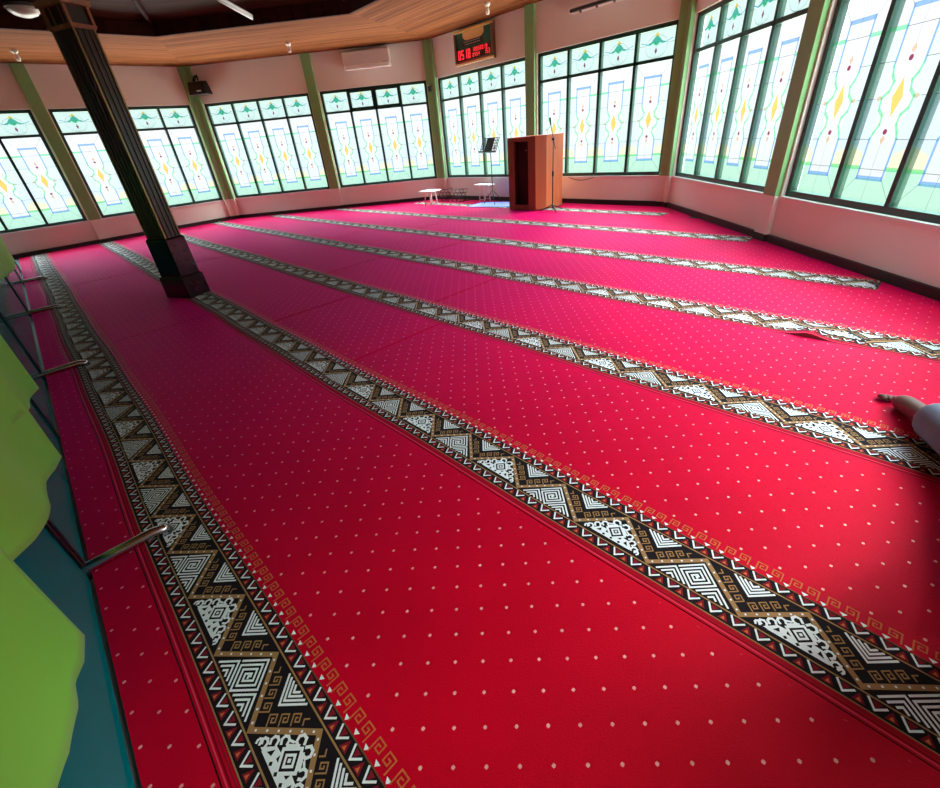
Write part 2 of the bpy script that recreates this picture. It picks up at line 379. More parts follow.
def border_tile():
    """one repeat (0.58 m) of the woven border: (polygon, layer, material)"""
    T = []
    def R(pts, w, lay, m):
        for q in ribbon(pts, w): T.append((q, lay, m))
    def P(pts, lay, m): T.append((pts, lay, m))
    h = .145; r2 = 1/sqrt(2)
    zl, zu = .060, .193
    # brown zigzag with white dots
    zz = [(0,zl),(h,zu),(2*h,zl),(3*h,zu),(4*h,zl)]
    R(zz, .015, 3, cTan)
    for (x0,y0),(x1,y1) in zip(zz, zz[1:]):
        for k in range(6):
            t = (k+.5)/6; x, y = x0+(x1-x0)*t, y0+(y1-y0)*t
            P([(x-.004,y),(x,y-.004),(x+.004,y),(x,y+.004)], 4, cWhite)
    # square-spiral triangle
    def tri(cx, s, t):  # apex coordinates: s down-right, t down-left
        return (cx + (s-t)*r2, .176 - (s+t)*r2)
    L = .172
    def spiral(cx):
        a, b, p = .004, .086, .0125
        pts = []; x0, y0, x1, y1 = a, a, b, b
        pts = [(x0,y1),(x0,y0),(x1,y0),(x1,y1),(x0+p,y1)]
        x0 += p; y0 += p; x1 -= p; y1 -= p
        while x1-x0 > .004 and y1-y0 > .004:
            pts += [(x0,y0),(x1,y0),(x1,y1),(x0+p,y1)]
            x0 += p; y0 += p; x1 -= p; y1 -= p
        R([tri(cx,*q) for q in pts], .0062, 3, cWhite)
        for k in range(3):
            a0 = .004+k*.0125; s0 = .098+k*.0125
            R([tri(cx, L-a0-.006, a0), tri(cx, s0, a0), tri(cx, s0, max(a0+.004, L-s0-.004))], .0062, 3, cWhite)
            R([tri(cx, a0, L-a0-.006), tri(cx, a0, s0), tri(cx, max(a0+.004, L-s0-.004), s0)], .0062, 3, cWhite)
    def arc(cx, cy, r, a0, a1, n=5): return [(cx+r*cos(math.radians(a0+(a1-a0)*k/n)), cy+r*sin(math.radians(a0+(a1-a0)*k/n))) for k in range(n+1)]
    def flower(cx):
        c = (cx, .108)
        def dia(r, lay, m, yy=.108): P([(cx-r,yy),(cx,yy-r),(cx+r,yy),(cx,yy+r)], lay, m)
        dia(.041, 3, cWhite); dia(.030, 4, cBlack); dia(.021, 5, cWhite); dia(.012, 6, cBlack); dia(.006, 7, cWhite)
        P([(cx-.085,.066),(cx-.03,.064),(cx-.03,.10),(cx-.055,.098)], 3, cWhite)
        P([(cx+.085,.066),(cx+.03,.064),(cx+.03,.10),(cx+.055,.098)], 3, cWhite)
        P([(cx-.075,.064),(cx+.075,.064),(cx+.04,.085),(cx-.04,.085)], 3, cWhite)
        for k in (-.03, 0, .03): P([(cx+k-.006,.071),(cx+k,.065),(cx+k+.006,.071),(cx+k,.077)], 5, cBlack)
        for s in (-1, 1):
            P([(cx+s*.045,.078),(cx+s*.062,.074),(cx+s*.05,.092)], 5, cBlack)
            R(arc(cx+s*.088, .076, .011, 90-s*150, 90+s*100), .0068, 3, cWhite)
            R(arc(cx+s*.070, .098, .011, 90-s*160, 90+s*90), .0068, 3, cWhite)
            R(arc(cx+s*.098, .068, .008, 90-s*140, 90+s*60), .0060, 3, cWhite)
            R(arc(cx+s*.050, .119, .011, 90-s*170, 90+s*90), .0068, 3, cWhite)
            R(arc(cx+s*.018, .150, .013, 90-s*200, 90+s*80), .0075, 3, cWhite)
            R([(cx+s*.012,.138),(cx+s*.034,.118)], .010, 3, cWhite)
            R([(cx+s*.03,.134),(cx+s*.042,.128)], .006, 3, cWhite)
    spiral(h); flower(3*h)
    # upper triangles: nested chevrons and hooks, centred on lower zig vertices 0, 2h, 4h
    for c in (2*h, 4*h):
        def W(x):     # wrap so each tile is closed
            return x
        for k in range(4):
            w = .056-k*.0145
            if w > .004: R([(c-w, .198), (c, .142+k*.0145), (c+w, .198)], .0062, 3, cWhite)
        for s in (-1, 1):
            for k in range(4):
                # along the arm from the lower vertex; e along arm, n normal towards chevron
                d0 = .042+k*.034
                ex, ey = s*r2, r2; nx, ny = -s*r2, r2
                def Q(a, b): return (c + ex*(d0+a) + nx*(b+.008), zl + ey*(d0+a) + ny*(b+.008))
                if k == 3: hk = [(0,0),(0,.014),(.014,.014)]
                else: hk = [(0,0),(0,.027),(.021,.027),(.021,.008),(.009,.008),(.009,.018),(.014,.018)]
                R([Q(a,b) for a,b in hk], .0038, 3, cTan)
    # edge lines
    for v, w, m in ((.0018,.0036,cTan), (.0475,.0048,cTan), (.2075,.0048,cTan), (.2500,.0036,cBrown)):
        P([(0,v-w/2),(4*h,v-w/2),(4*h,v+w/2),(0,v+w/2)], 2, m)
    # chevron bands
    step = .58/9
    for v0 in (.005, .2095):
        for k in range(9):
            u = (k+.5)*step
            R([(u-.017,v0+.036),(u-.002,v0+.009),(u+.020,v0+.030)], .0056, 4, cWhite)
            P([(u-.008,v0+.036),(u+.012,v0+.034),(u+.0,v0+.016)], 3, cMar)
            P([(u+.017,v0+.005),(u+.045,v0+.005),(u+.031,v0+.033)], 3, cMar)
            P([(u+.025,v0+.008),(u+.037,v0+.008),(u+.031,v0+.020)], 4, cOr)
    # outer white teeth and rust meanders on the red ground
    st2 = .58/12
    for k in range(12):
        u = (k+.5)*st2
        P([(u-.009,.2655),(u+.0005,.2535),(u+.010,.2655)], 2, cWhite)
        f = 1 if k % 2 else -1
        R([(u+.020*1-f*.012,.262),(u+.020-f*.012,.299),(u+.020+f*.015,.299),(u+.020+f*.015,.276),(u+.020-f*.002,.276),(u+.020-f*.002,.288),(u+.020+f*.006,.288)], .0040, 2, cOr)
    out = []
    for i, (p, lay, m) in enumerate(T):
        a = sum(p[j][0]*p[(j+1)%len(p)][1]-p[(j+1)%len(p)][0]*p[j][1] for j in range(len(p)))
        out.append((p if a > 0 else p[::-1], lay + (i % 40)*.018, m))
    return out
TILE = border_tile()
VOFF = [Vector(v) for v in V]
def xrange_at(y, m=.035):
    xs = []
    for i in range(8):
        (x0,y0), (x1,y1) = V[i], V[(i+1)%8]
        if (y0-y)*(y1-y) <= 0 and y0 != y1: xs.append(x0+(x1-x0)*(y-y0)/(y1-y0))
    return min(xs)+m, max(xs)-m
def warp(x, y):
    """slight waviness of the hand-laid rolls and one ruck by the right end of a border"""
    dy = .006*sin(x*1.3+y*2.1) + .004*sin(x*3.7+y)
    r2_ = ((x+.35)/.085)**2 + ((y-3.37)/.14)**2
    r3_ = ((x+.12)/.07)**2 + ((y-3.42)/.09)**2
    dz = .034*math.exp(-r2_) + .010*math.exp(-r3_)
    return dy, dz
rows = [-.385] + [o-.036 for o in OFF] + [7.86]
BREAKS = {1: [-4.9, -8.3], 2: [-2.64, -4.05, -7.98, -9.6], 3: [-5.2, -3.1], 4: [-4.8, -7.4], 5: [-6.4], 6: []}
ordn = ['narrow red carpet edge strip beside the glass partition', 'red carpet roll between the partition and the dark pillar, border nearest the camera left',
        'red carpet roll with the second patterned border, running from the pillar base', 'red carpet roll in mid room, its border ending right under the person',
        'red carpet roll with a rucked-up patterned border at its right end', 'red carpet roll fourth back, its border pale in the window light',
        'red carpet roll running just in front of the wooden lectern', 'farthest red carpet strip under the lectern along the front wall']
for k in range(8):
    y0, y1 = rows[k]+.002, rows[k+1]-.002
    pm = pile_mat('red_dotted_pile_%d' % k, (OFF[k-1] if k else -.197-1.17)+.325+(0 if k else .4), y1-.012)
    MB_ = MB()
    if k == 0: pm = pile_mat('red_dotted_pile_edge', -.368, -.24)
    br = sorted(BREAKS.get(k, []))
    ny = 1 if k == 0 else 30 if k == 4 else 14
    ys = [y0+(y1-y0)*t/ny for t in range(ny+1)]
    a0, b0 = min(xrange_at(y)[0] for y in ys), max(xrange_at(y)[1] for y in ys)
    if k == 7: a0, b0 = -9.9, -2.6
    xs = []
    x = a0
    while x < b0: xs.append(x); x += .03 if -1 < x < .5 and k == 4 else .25
    xs.append(b0)
    for bk in br: xs += [bk-.014, bk, bk+.014]
    xs = sorted(xs)
    grid = []
    for y in ys:
        lo, hi = xrange_at(min(y, 7.85)); row = []
        for x in xs:
            xx = min(max(x, lo), hi); dy, dz = warp(xx, y)
            z = .010 + dz
            if any(abs(xx-(bk+.08*sin(y*3)))<.002 or x == bk for bk in br): z = .0045
            if k < 4: dz = 0
            z = .010 + dz if x not in br else .0045
            row.append((xx, y+dy*(0 if k == 0 and y == ys[0] else 1), z))
        grid.append(row)
    base = [p for r in grid for p in r]; n = len(xs)
    faces = [(j*n+i, j*n+i+1, (j+1)*n+i+1, (j+1)*n+i) for j in range(len(ys)-1) for i in range(n-1)]
    MB_.quadf(base, faces, pm)
    edge = mat('carpet_edge_binding', (.16,.002,.008), .9)
    for row in (grid[0], grid[-1]):
        MB_.quadf([(x,y,z) for x,y,z in row]+[(x,y,.0005) for x,y,z in row], [(i, i+1, n+i+1, n+i) for i in range(n-1)], edge)
    body = MB_.build('prayer_carpet')
    tag(body, ordn[k], 'carpet', 'red prayer carpet rolls laid side by side')
    if 1 <= k:
        o = OFF[k-1]; bm_ = MB(); pid = {}
        lo = max(xrange_at(o+.0)[0], xrange_at(o+.25)[0]); hi = min(xrange_at(o)[1], xrange_at(o+.25)[1])
        if k == 7: lo, hi = -9.3, -3.0
        ph = [0, -.331+.145*2-.58*0, -.331, -.2, -.35, -.1, -.3, -.15][k] - .29
        if k == 1: ph = -1.158-.58
        if k == 2: ph = -.331-.29
        if k == 2: ph = -.331 - .0
        k0 = int(math.floor((lo-ph)/.58)); k1 = int(math.ceil((hi-ph)/.58))
        pts0 = [(lo,.0),(hi,.0)]
        # black ground, dense along x so the ruck shows
        nx = int((hi-lo)/.04)+1; g = []
        for v in [.252*q/10 for q in range(11)]:
            for i in range(nx+1):
                x = lo+(hi-lo)*i/nx; dy, dz = warp(x, o+v); g.append((x, o+v+dy, .0108+dz))
        bm_.quadf(g, [(j*(nx+1)+i, j*(nx+1)+i+1, (j+1)*(nx+1)+i+1, (j+1)*(nx+1)+i) for j in range(10) for i in range(nx)], cBlack)
        for v, w, m in ((-.018,.004,cGroove), (-.026,.004,cPink), (-.0085,.003,cMar)):
            g = []
            for vv in (v-w/2, v+w/2):
                for i in range(nx+1):
                    x = lo+(hi-lo)*i/nx; dy, dz = warp(x, o+vv); g.append((x, o+vv+dy, .0108+dz))
            bm_.quadf(g, [(i, i+1, nx+2+i, nx+1+i) for i in range(nx)], m)
        flip = False
        for t in range(k0, k1):
            ub = ph + t*.58
            for poly, lay, m in TILE:
                xs_ = [ub+p[0] for p in poly]
                if max(xs_) > hi or min(xs_) < lo: 
                    if max(xs_)-min(xs_) < .3: continue
                    poly = [(min(max(p[0], lo-ub), hi-ub), p[1]) for p in poly]
                # long lines are cut so they follow the warp
                if max(xs_)-min(xs_) > .3:
                    segs = 6; x0_, x1_ = min(p[0] for p in poly), max(p[0] for p in poly); v0_, v1_ = min(p[1] for p in poly), max(p[1] for p in poly)
                    for s in range(segs):
                        xa, xb = x0_+(x1_-x0_)*s/segs, x0_+(x1_-x0_)*(s+1)/segs
                        q = []
                        for (px, pv) in ((xa,v0_),(xb,v0_),(xb,v1_),(xa,v1_)):
                            dy, dz = warp(ub+px, o+pv); q.append((ub+px, o+pv+dy, .0108+dz+lay*.00035))
                        bm_.poly(q, m)
                    continue
                q = []
                for px, pv in poly:
                    dy, dz = warp(ub+px, o+pv); q.append((ub+px, o+pv+dy, .0108+dz+lay*.00035))
                bm_.poly(q, m)
        bo = bm_.build('woven_border', body)
        bo['label'] = 'black patterned border with white spirals, tan zigzag and small chevrons'
# ------------------------------------------------------------------ central pillar
pil = empty('pillar', (-5.975,1.035,0), math.radians(26), 'dark fluted square pillar on a stepped black base in mid carpet', 'pillar')
stone = mat('black_polished_stone', (.022,.018,.020), .16, noise=.4, nscale=14, spec=.6)
shaftm = mat('dark_bronze_cladding', (.075,.068,.055), .28, metal=.4, spec=.6)
gold = mat('dull_gold_strip', (.36,.25,.12), .3, metal=.7)
def frus(mb, a, b, z0, z1, m, c=None, d=None):
    c = c or a*.71; d = d or b*.71
    mb.quadf([(-a,-c,z0),(a,-c,z0),(a,c,z0),(-a,c,z0),(-b,-d,z1),(b,-d,z1),(b,d,z1),(-b,d,z1)], [(0,3,2,1),(4,5,6,7),(0,1,5,4),(1,2,6,5),(2,3,7,6),(3,0,4,7)], m)
m1 = MB(); frus(m1, .195, .190, .0112, .24, stone); frus(m1, .190, .170, .24, .255, stone); m1.build('base', pil, bevel=.004)
m1 = MB(); frus(m1, .168, .162, .255, .65, stone); frus(m1, .162, .148, .65, .665, stone); m1.build('plinth', pil, bevel=.004)
SXP, SYP = .130, .088
m1 = MB(); m1.box((-SXP,-SYP,.665), (SXP,SYP,3.45), shaftm)
m1.build('shaft', pil)
m1 = MB()
for sgn in (-1, 1):
    for xx in (-.095,-.048,0,.048,.095): m1.box((xx-.012, min(sgn*SYP, sgn*(SYP+.010)), .665), (xx+.012, max(sgn*SYP, sgn*(SYP+.010)), 2.44), shaftm)
    for yy in (-.052,0,.052): m1.box((min(sgn*SXP, sgn*(SXP+.010)), yy-.012, .665), (max(sgn*SXP, sgn*(SXP+.010)), yy+.012, 2.44), shaftm)
fl_ = m1.build('fluting', pil, bevel=.003)
m1 = MB()
for sx_ in (-1,1):
    for sy_ in (-1,1): m1.box((sx_*(SXP+.004)-.008,sy_*(SYP+.004)-.008,.665), (sx_*(SXP+.004)+.008,sy_*(SYP+.004)+.008,2.44), gold)
g_ = m1.build('corner_strips', pil); g_['label'] = 'dull gold corner strips'
capw = wood_mat('carved_capital_wood', (.26,.10,.035), (.50,.24,.10), .45, 'Z', 4)
m1 = MB(); frus(m1, .15, .165, 2.44, 2.47, capw)
for sx_ in (-1,1):
    for sy_ in (-1,1): m1.box((sx_*.142-.014,sy_*.10-.014,2.47), (sx_*.142+.014,sy_*.10+.014,2.60), capw)
frus(m1, .175, .185, 2.60, 2.64, capw)
for sgn in (-1, 1):
    for xx in (-.06, .06): m1.box((xx-.006, sgn*.092-.006, 2.47), (xx+.006, sgn*.092+.006, 2.60), capw)
c_ = m1.build('capital', pil, bevel=.003); c_['label'] = 'carved brown wooden capital'
m1 = MB(); 
for xx in (-.10, -.03, .04, .11): m1.box((xx-.006,-SYP-.008,2.64), (xx+.006,-SYP+.004,3.45), capw)
m1.build('upper_moulding', pil)

# ------------------------------------------------------------------ partition with teal panels and green cloth
teal = mat('teal_tinted_panel', (.0,.16,.175), .09, spec=.1, noise=.2, nscale=3)
teal.node_tree.nodes['Principled BSDF'].inputs['IOR'].default_value = 1.2
chrome = mat('brushed_steel', (.62,.62,.62), .2, metal=1.)
darksteel = mat('dark_frame_metal', (.03,.035,.04), .3, metal=.6)
PX = [.45, -1.89, -4.50, -6.97, -9.40, -10.95]
PY_ = -.40
plab = ['teal glass partition panel nearest the camera', 'teal glass partition panel second from the camera', 'teal glass partition panel third from the camera',
        'teal glass partition panel second from the left wall', 'short teal glass partition panel by the left wall']
MIDS = {1: -3.31}
for k in range(5):
    x1, x0 = PX[k]-.012, PX[k+1]+.012
    r = empty('partition_screen', (x0, PY_, 0), 0, plab[k], 'room divider', 'teal glass divider panels')
    W = x1-x0
    m_ = MB(); m_.box((.02,-.004,.012), (W-.02,.004,1.30), teal); m_.build('glass_panel', r)
    for xx in [.0, W-.026] + ([MIDS[k]-x0] if k in MIDS else []):
        m_ = MB(); m_.box((xx,-.013,.0), (xx+.026,.013,1.34), darksteel); m_.build('post', r)
    m_ = MB(); m_.box((.026,-.013,1.30), (W-.026,.013,1.34), chrome); m_.build('top_rail', r)
    if k < 4:
        m_ = MB(); dx_ = .02
        m_.tube([(.013,-.30,.03),(.013,-.26,.045),(.013,.0,.045),(.013,.24,.045),(.013,.275,.036),(.013,.285,.026)], .024, chrome, 10)
        f_ = m_.build('foot', r, smooth=True)
        m_ = MB(); m_.tube([(.013,.272,.040),(.013,.290,.012)], .019, mat('rubber_tip', (.05,.05,.05), .6), 10)
        t_ = m_.build('rubber_tip', f_, smooth=True)

clothm = bpy.data.materials.new('lime_green_satin'); clothm.use_nodes = True
_b = clothm.node_tree.nodes['Principled BSDF']; _b.inputs['Base Color'].default_value = (.24,.78,.055,1); _b.inputs['Roughness'].default_value = .6
_b.inputs['Sheen Weight'].default_value = .2
def cloth(hem, topx, ztop, ydist, label, folds, amp, ph=0.):
    """draped cloth: hem polyline [(x,z)], far to near; hung from the rail over topx"""
    n = 70; rowsn = 26
    ls = [0]
    for a, b in zip(hem, hem[1:]): ls.append(ls[-1]+math.hypot(b[0]-a[0], b[1]-a[1]))
    def H(t):
        d = t*ls[-1]
        for i in range(len(hem)-1):
            if d <= ls[i+1] or i == len(hem)-2:
                u = (d-ls[i])/(ls[i+1]-ls[i]); return hem[i][0]+(hem[i+1][0]-hem[i][0])*u, hem[i][1]+(hem[i+1][1]-hem[i][1])*u
    vs = []; fs = []
    for j in range(rowsn+1):
        s = j/rowsn
        for i in range(n+1):
            t = i/n; hx, hz = H(t); tx = topx[0]+(topx[1]-topx[0])*t
            x = tx+(hx-tx)*s; z = ztop+(hz-ztop)*s
            y = ydist + amp*(.35+.65*s)*sin(t*folds*2*pi+ph+s*.6) + .010*sin(t*folds*5+s*4)
            vs.append((x, y, z))
    for j in range(rowsn):
        for i in range(n): fs.append((j*(n+1)+i, j*(n+1)+i+1, (j+1)*(n+1)+i+1, (j+1)*(n+1)+i))
    mb = MB(); mb.quadf(vs, fs, clothm)
    # the short length folded over the rail to the back
    back = [vs[i] for i in range(n+1)]
    v2 = []
    for q, (yy, zz) in enumerate(((None,None), (PY_,1.352), (PY_-.03,1.335), (PY_-.04,1.02))):
        v2 += [b if yy is None else (b[0], yy, zz) for b in back]
    mb.quadf(v2, [(q*(n+1)+i+1, q*(n+1)+i, (q+1)*(n+1)+i, (q+1)*(n+1)+i+1) for q in range(3) for i in range(n)], clothm)
    o = mb.build('draped_cloth', smooth=True)
    so = o.modifiers.new('thickness', 'SOLIDIFY'); so.thickness = .004
    return tag(o, label, 'cloth', 'green cloths draped over the divider')
YD = -.350
cloth([(-9.75,.30),(-8.6,.34),(-6.484,.52),(-5.364,.642),(-4.4,.70)], (-9.75,-4.2), 1.335, YD, 'darker green cloth hanging on the divider far off by the left wall', 7, .016, .3)
cloth([(-3.431,.274),(-3.15,.33),(-2.894,.383),(-2.335,.524),(-2.15,.56)], (-3.02,-2.45), 1.335, YD, 'small lime green cloth draped on the divider, second from the far end', 1.2, .012, 1.6)
cloth([(-2.529,.214),(-2.3,.27),(-2.086,.339),(-1.792,.392),(-1.381,.533),(-1.12,.64)], (-2.42,-1.20), 1.335, YD+.010, 'bright lime green cloth with a pointed corner, halfway along the left edge', 1.3, .014, 1.2)
cloth([(-1.245,.285),(-1.14,.300),(-1.047,.345),(-.989,.335),(-.84,.395),(-.716,.474),(-.4,.55),(.2,.6)], (-1.17,.3), 1.335, YD, 'lime green cloth nearest the camera at the lower left corner', 1.6, .012, .9)

# ------------------------------------------------------------------ lectern, stands, tables
lecw = wood_mat('orange_brown_veneer', (.42,.10,.035), (.56,.16,.06), .32, 'Z', 3)
lecd = wood_mat('brown_veneer', (.22,.06,.03), (.30,.09,.045), .35, 'Z', 3)
shadem = mat('painted_recess_shade', (.03,.008,.006), .7)  # shade inside the lectern opening, put into a near-black colour
lec = empty('lectern', (-5.7,7.15,.012), 0, 'tall reddish-brown wooden lectern with an open dark back at the front wall', 'lectern')
def rel(p): return (p[0]+5.7, p[1]-7.15)
A, B, Cc, D, E_, F_ = [Vector(rel(p)) for p in ((-5.955,6.86), (-5.37,6.93), (-5.26,7.11), (-5.20,7.54), (-5.36,7.66), (-6.02,7.60))]
HT = 1.20
def panel(name, p, q, z0, z1, m, th=.025, label=None):
    d = (q-p).normalized(); n = Vector((-d.y, d.x))
    mb = MB(); mb.prism([(p.x,p.y),(q.x,q.y),(q.x+n.x*th,q.y+n.y*th),(p.x+n.x*th,p.y+n.y*th)], z0, z1, m)
    o = mb.build(name, lec, bevel=.003)
    if label: o['label'] = label
    return o
dAB = (B-A)
panel('front_stile', A, A+dAB*.22, .02, HT, lecd); panel('front_stile', A+dAB*.74, B, .02, HT, lecd)
panel('bottom_rail', A+dAB*.22, A+dAB*.74, .02, .10, lecd); panel('top_rail', A+dAB*.22, A+dAB*.74, HT-.05, HT, lecd)
panel('side_panel', B, Cc, .02, HT, lecw, label='orange-brown side panel'); panel('side_panel', Cc, D, .02, HT, lecw, label='orange-brown side panel')
panel('back_panel', D, E_, .02, HT, lecw); panel('back_panel', E_, F_, .02, HT, lecw); panel('back_panel', F_, A, .02, HT, lecd)
mb = MB(); mb.prism([(p.x*.90, p.y*.90+.12) if p in (A,) else (p.x*.9,p.y*.9) for p in (A+dAB*.2+Vector((0,.12)), A+dAB*.78+Vector((0,.12)), D, E_, F_)], .03, HT-.06, shadem); mb.build('recess_shade_block', lec)  # solid dark block filling the opening in place of real shade
mb = MB(); mb.prism([(p.x*1.01,p.y*1.01) for p in (A,B,Cc,D,E_,F_)], HT, HT+.02, lecw); mb.build('top_board', lec, bevel=.004)
mb = MB(); mb.prism([(p.x*1.0,p.y*1.0) for p in (A,B,Cc,D,E_,F_)], 0.012, .022, lecd); mb.build('bottom_board', lec)
mb = MB(); c_ = A+dAB*.70; mb.lathe([(.0,0),(.014,.002),(.014,.01),(0,.014)], (c_.x,c_.y-.02,1.0), gold, 10); mb.build('knob', lec)

blk = mat('black_painted_metal', (.012,.012,.013), .4, metal=.3)
wht = mat('white_plastic', (.82,.82,.80), .35)
# microphone stand in front of the lectern
ms = empty('microphone_stand', (-5.02,6.98,.0108), 0, 'black microphone stand standing against the right side of the lectern', 'microphone stand')
for a in (200, 320, 80):
    r_ = math.radians(a); mb = MB(); mb.tube([(0,0,.12),(.02*cos(r_),.02*sin(r_),.10),(.24*cos(r_),.24*sin(r_),.012)], .009, blk, 8); mb.build('leg', ms, smooth=True)
mb = MB(); mb.tube([(0,0,.05),(0,0,.62)], .011, blk, 10); mb.tube([(0,0,.6),(0,0,1.15)], .008, blk, 10); mb.build('pole', ms, smooth=True)
mb = MB(); mb.tube([(0,0,.58),(0,0,.66)], .018, blk, 10); mb.build('clutch', ms, smooth=True)
mb = MB(); mb.tube([(-.02,0,1.15),(.02,0,1.15)], .022, blk, 10); mb.build('boom_joint', ms, smooth=True)
mb = MB(); mb.tube([(.06,-.02,1.0),(0,0,1.15),(-.075,.02,1.38)], .006, blk, 8); mb.build('boom', ms, smooth=True)
mb = MB(); mb.tube([(-.07,.018,1.36),(-.085,.022,1.43),(-.09,.024,1.46)], [.012,.014,.02], blk, 10); mb.build('microphone', ms, smooth=True)

# sheet-music stand
mu = empty('music_stand', (-6.90,7.42,.0108), math.radians(-10), 'tall black sheet music stand left of the lectern, punched desk', 'music stand')
for a in (210, 330, 90):
    r_ = math.radians(a); mb = MB(); mb.tube([(0,0,.28),(.15*cos(r_),.15*sin(r_),.13),(.22*cos(r_),.22*sin(r_),.01)], .007, blk, 8); mb.build('leg', mu, smooth=True)
mb = MB(); mb.tube([(0,0,.10),(0,0,1.05)], .008, blk, 10); mb.build('pole', mu, smooth=True)
desk = MB(); Md = Matrix.Translation((-.03,0,1.12)) @ Matrix.Rotation(math.radians(-25), 4, 'X')
desk.box((-.11,-.004,-.13), (.11,.004,.14), blk, Md)
for sx_ in (-1, 1):      # perforated wings: bars with square holes between
    for q in range(4): desk.box((sx_*(.12+q*.050)-.006,-.004,-.13), (sx_*(.12+q*.050)+.006,.004,.14), blk, Md)
    for q in range(6): desk.box((min(sx_*.11,sx_*.276),-.004,-.13+q*.052), (max(sx_*.11,sx_*.276),.004,-.12+q*.052), blk, Md)
desk.box((-.27,-.05,-.145), (.27,.004,-.13), blk, Md)
desk.build('desk', mu)

# small white tables
def table(x, y, rz, w, d, h, label, z=.0108):
    t = empty('folding_table', (x,y,z), rz, label, 'table')
    mb = MB(); mb.box((-w/2,-d/2,h-.022), (w/2,d/2,h), wht); mb.build('tabletop', t, bevel=.005)
    for sx_ in (-1,1):
        for sy_ in (-1,1):
            mb = MB(); mb.tube([(sx_*w*.16,sy_*d*.30,h-.02),(sx_*w*.20,sy_*d*.36,0)], .013, wht, 8); mb.build('leg', t, smooth=True)
    for sy_ in (-1,1):
        mb = MB(); mb.tube([(-w*.18,sy_*d*.33,.05),(w*.18,sy_*d*.33,.05)], .008, wht, 8); mb.build('stretcher', t, smooth=True)
    return t
table(-8.48,6.98,math.radians(10), .42, .34, .32, 'small white low table under the window left of the book rests')
table(-7.42,7.70,0, .46, .22, .36, 'white table against the wall behind the music stand')
# wire book rests
for x, y, lb in ((-8.62,7.55,'dark wire book rest on the carpet, nearer the small white table'), (-8.12,7.58,'dark wire book rest on the carpet, nearer the music stand')):
    r = empty('book_rest', (x,y,.0108), math.radians(8), lb, 'book rest', 'folding wire book rests by the front wall')
    wm = mat('dark_wire', (.05,.015,.015), .4, metal=.5)
    for s in (-1, 1):
        mb = MB()
        for xx in (-.17,-.06,.06,.17): mb.tube([(xx,s*.10,.0),(xx,-s*.09,.27)], .006, wm, 6)
        for zz in (.015,.10,.19,.265): mb.tube([(-.19,s*(.10-.7*zz),zz),(.19,s*(.10-.7*zz),zz)], .006, wm, 6)
        mb.build('side_frame', r, smooth=True)
# blue rug
rug = MB(); rm = mat('blue_rug_pile', (.10,.16,.75), .8, sheen=.3); rw = mat('pale_blue_rug_stripe', (.55,.66,.95), .8, sheen=.3); rn = mat('navy_rug_edge', (.02,.02,.22), .8)
Mr_ = Matrix.Translation((-6.72,7.42,.0135)) @ Matrix.Rotation(math.radians(14), 4, 'Z')
rug.box((-.62,-.33,0), (.62,.33,.008), rm, Mr_)
rug.box((-.62,.27,.008), (.62,.33,.0086), rn, Mr_)
for q in range(4): rug.box((-.58,-.30+q*.14,.008), (.58,-.25+q*.14,.0086), rw, Mr_)
tag(rug.build('prayer_rug'), 'blue and white striped prayer rug on the carpet behind the lectern', 'rug')

# ------------------------------------------------------------------ wall and ceiling fixtures
def aircon(M, label, dark=False):
    r = empty('air_conditioner', (0,0,0), 0, label, 'air conditioner'); r.matrix_world = M
    acw = mat('air_conditioner_white', (.66,.58,.53), .4)
    prof = [(0,0),(.15,0),(.205,.06),(.21,.30),(.19,.325),(0,.325)]
    mb = MB(); w = .52
    mb.quadf([(-w,y,z) for y,z in prof]+[(w,y,z) for y,z in prof], [tuple(range(6)), tuple(reversed(range(6,12)))] + [(i,6+i,6+(i+1)%6,(i+1)%6) for i in range(6)], acw)
    mb.build('body', r, bevel=.008)
    mb = MB(); mb.box((-w+.04,.145,-.004), (w-.04,.20,.036), mat('louvre_white', (.8,.78,.74), .4) if not dark else mat('louvre_dark', (.04,.03,.03), .5), Matrix.Translation((0,0,.0)))
    mb.build('louvre', r, bevel=.004)
    if dark:
        for xx in (-.3,0,.3):
            mb = MB(); mb.box((xx-.008,.14,-.03), (xx+.008,.18,0), MATS['louvre_dark']); mb.build('louvre_pin', r)
    mb = MB(); mb.box((.36,.206,.07), (.46,.213,.085), mat('grey_badge', (.35,.33,.33), .4)); mb.build('indicator', r)
M, L = frame_M(V[1], V[2])
aircon(M @ Matrix.Translation((4.14,.0,2.82)) @ Matrix.Diagonal((1,1,1,1)), 'white split air conditioner high on the wall, left of the digital clock sign')
M3, L3 = frame_M(V[2], V[3])
aircon(M3 @ Matrix.Translation((-4.78+9.1,0,2.90)), 'white split air conditioner above the front wall windows, dark open louvre', True)

# loudspeaker by the corner post
r = empty('loudspeaker', (0,0,0), 0, 'black loudspeaker on a bracket high beside the green corner post on the left', 'loudspeaker')
M0, L0 = frame_M(V[1], V[2])
r.matrix_world = M0 @ Matrix.Translation((.22,0,2.66))
mb = MB(); mb.quadf([(-.18,.07,.0),(.28,.07,0),(.24,.30,0),(-.15,.30,0),(-.16,.07,.26),(.22,.07,.26),(.19,.25,.24),(-.13,.25,.24)], [(0,3,2,1),(4,5,6,7),(0,1,5,4),(1,2,6,5),(2,3,7,6),(3,0,4,7)], blk); mb.build('cabinet', r, bevel=.008)
mb = MB(); mb.box((.04,.301,.05), (.14,.304,.075), wht, Matrix.Rotation(0,4,'Z')); mb.build('badge', r)
mb = MB(); mb.tube([(0,.0,.34),(0,.10,.34),(-.03,.15,.26)], .03, blk, 8); mb.tube([(-.03,.12,.30),(.08,.16,.36),(.09,.18,.26)], .018, blk, 8); mb.build('bracket', r, smooth=True)

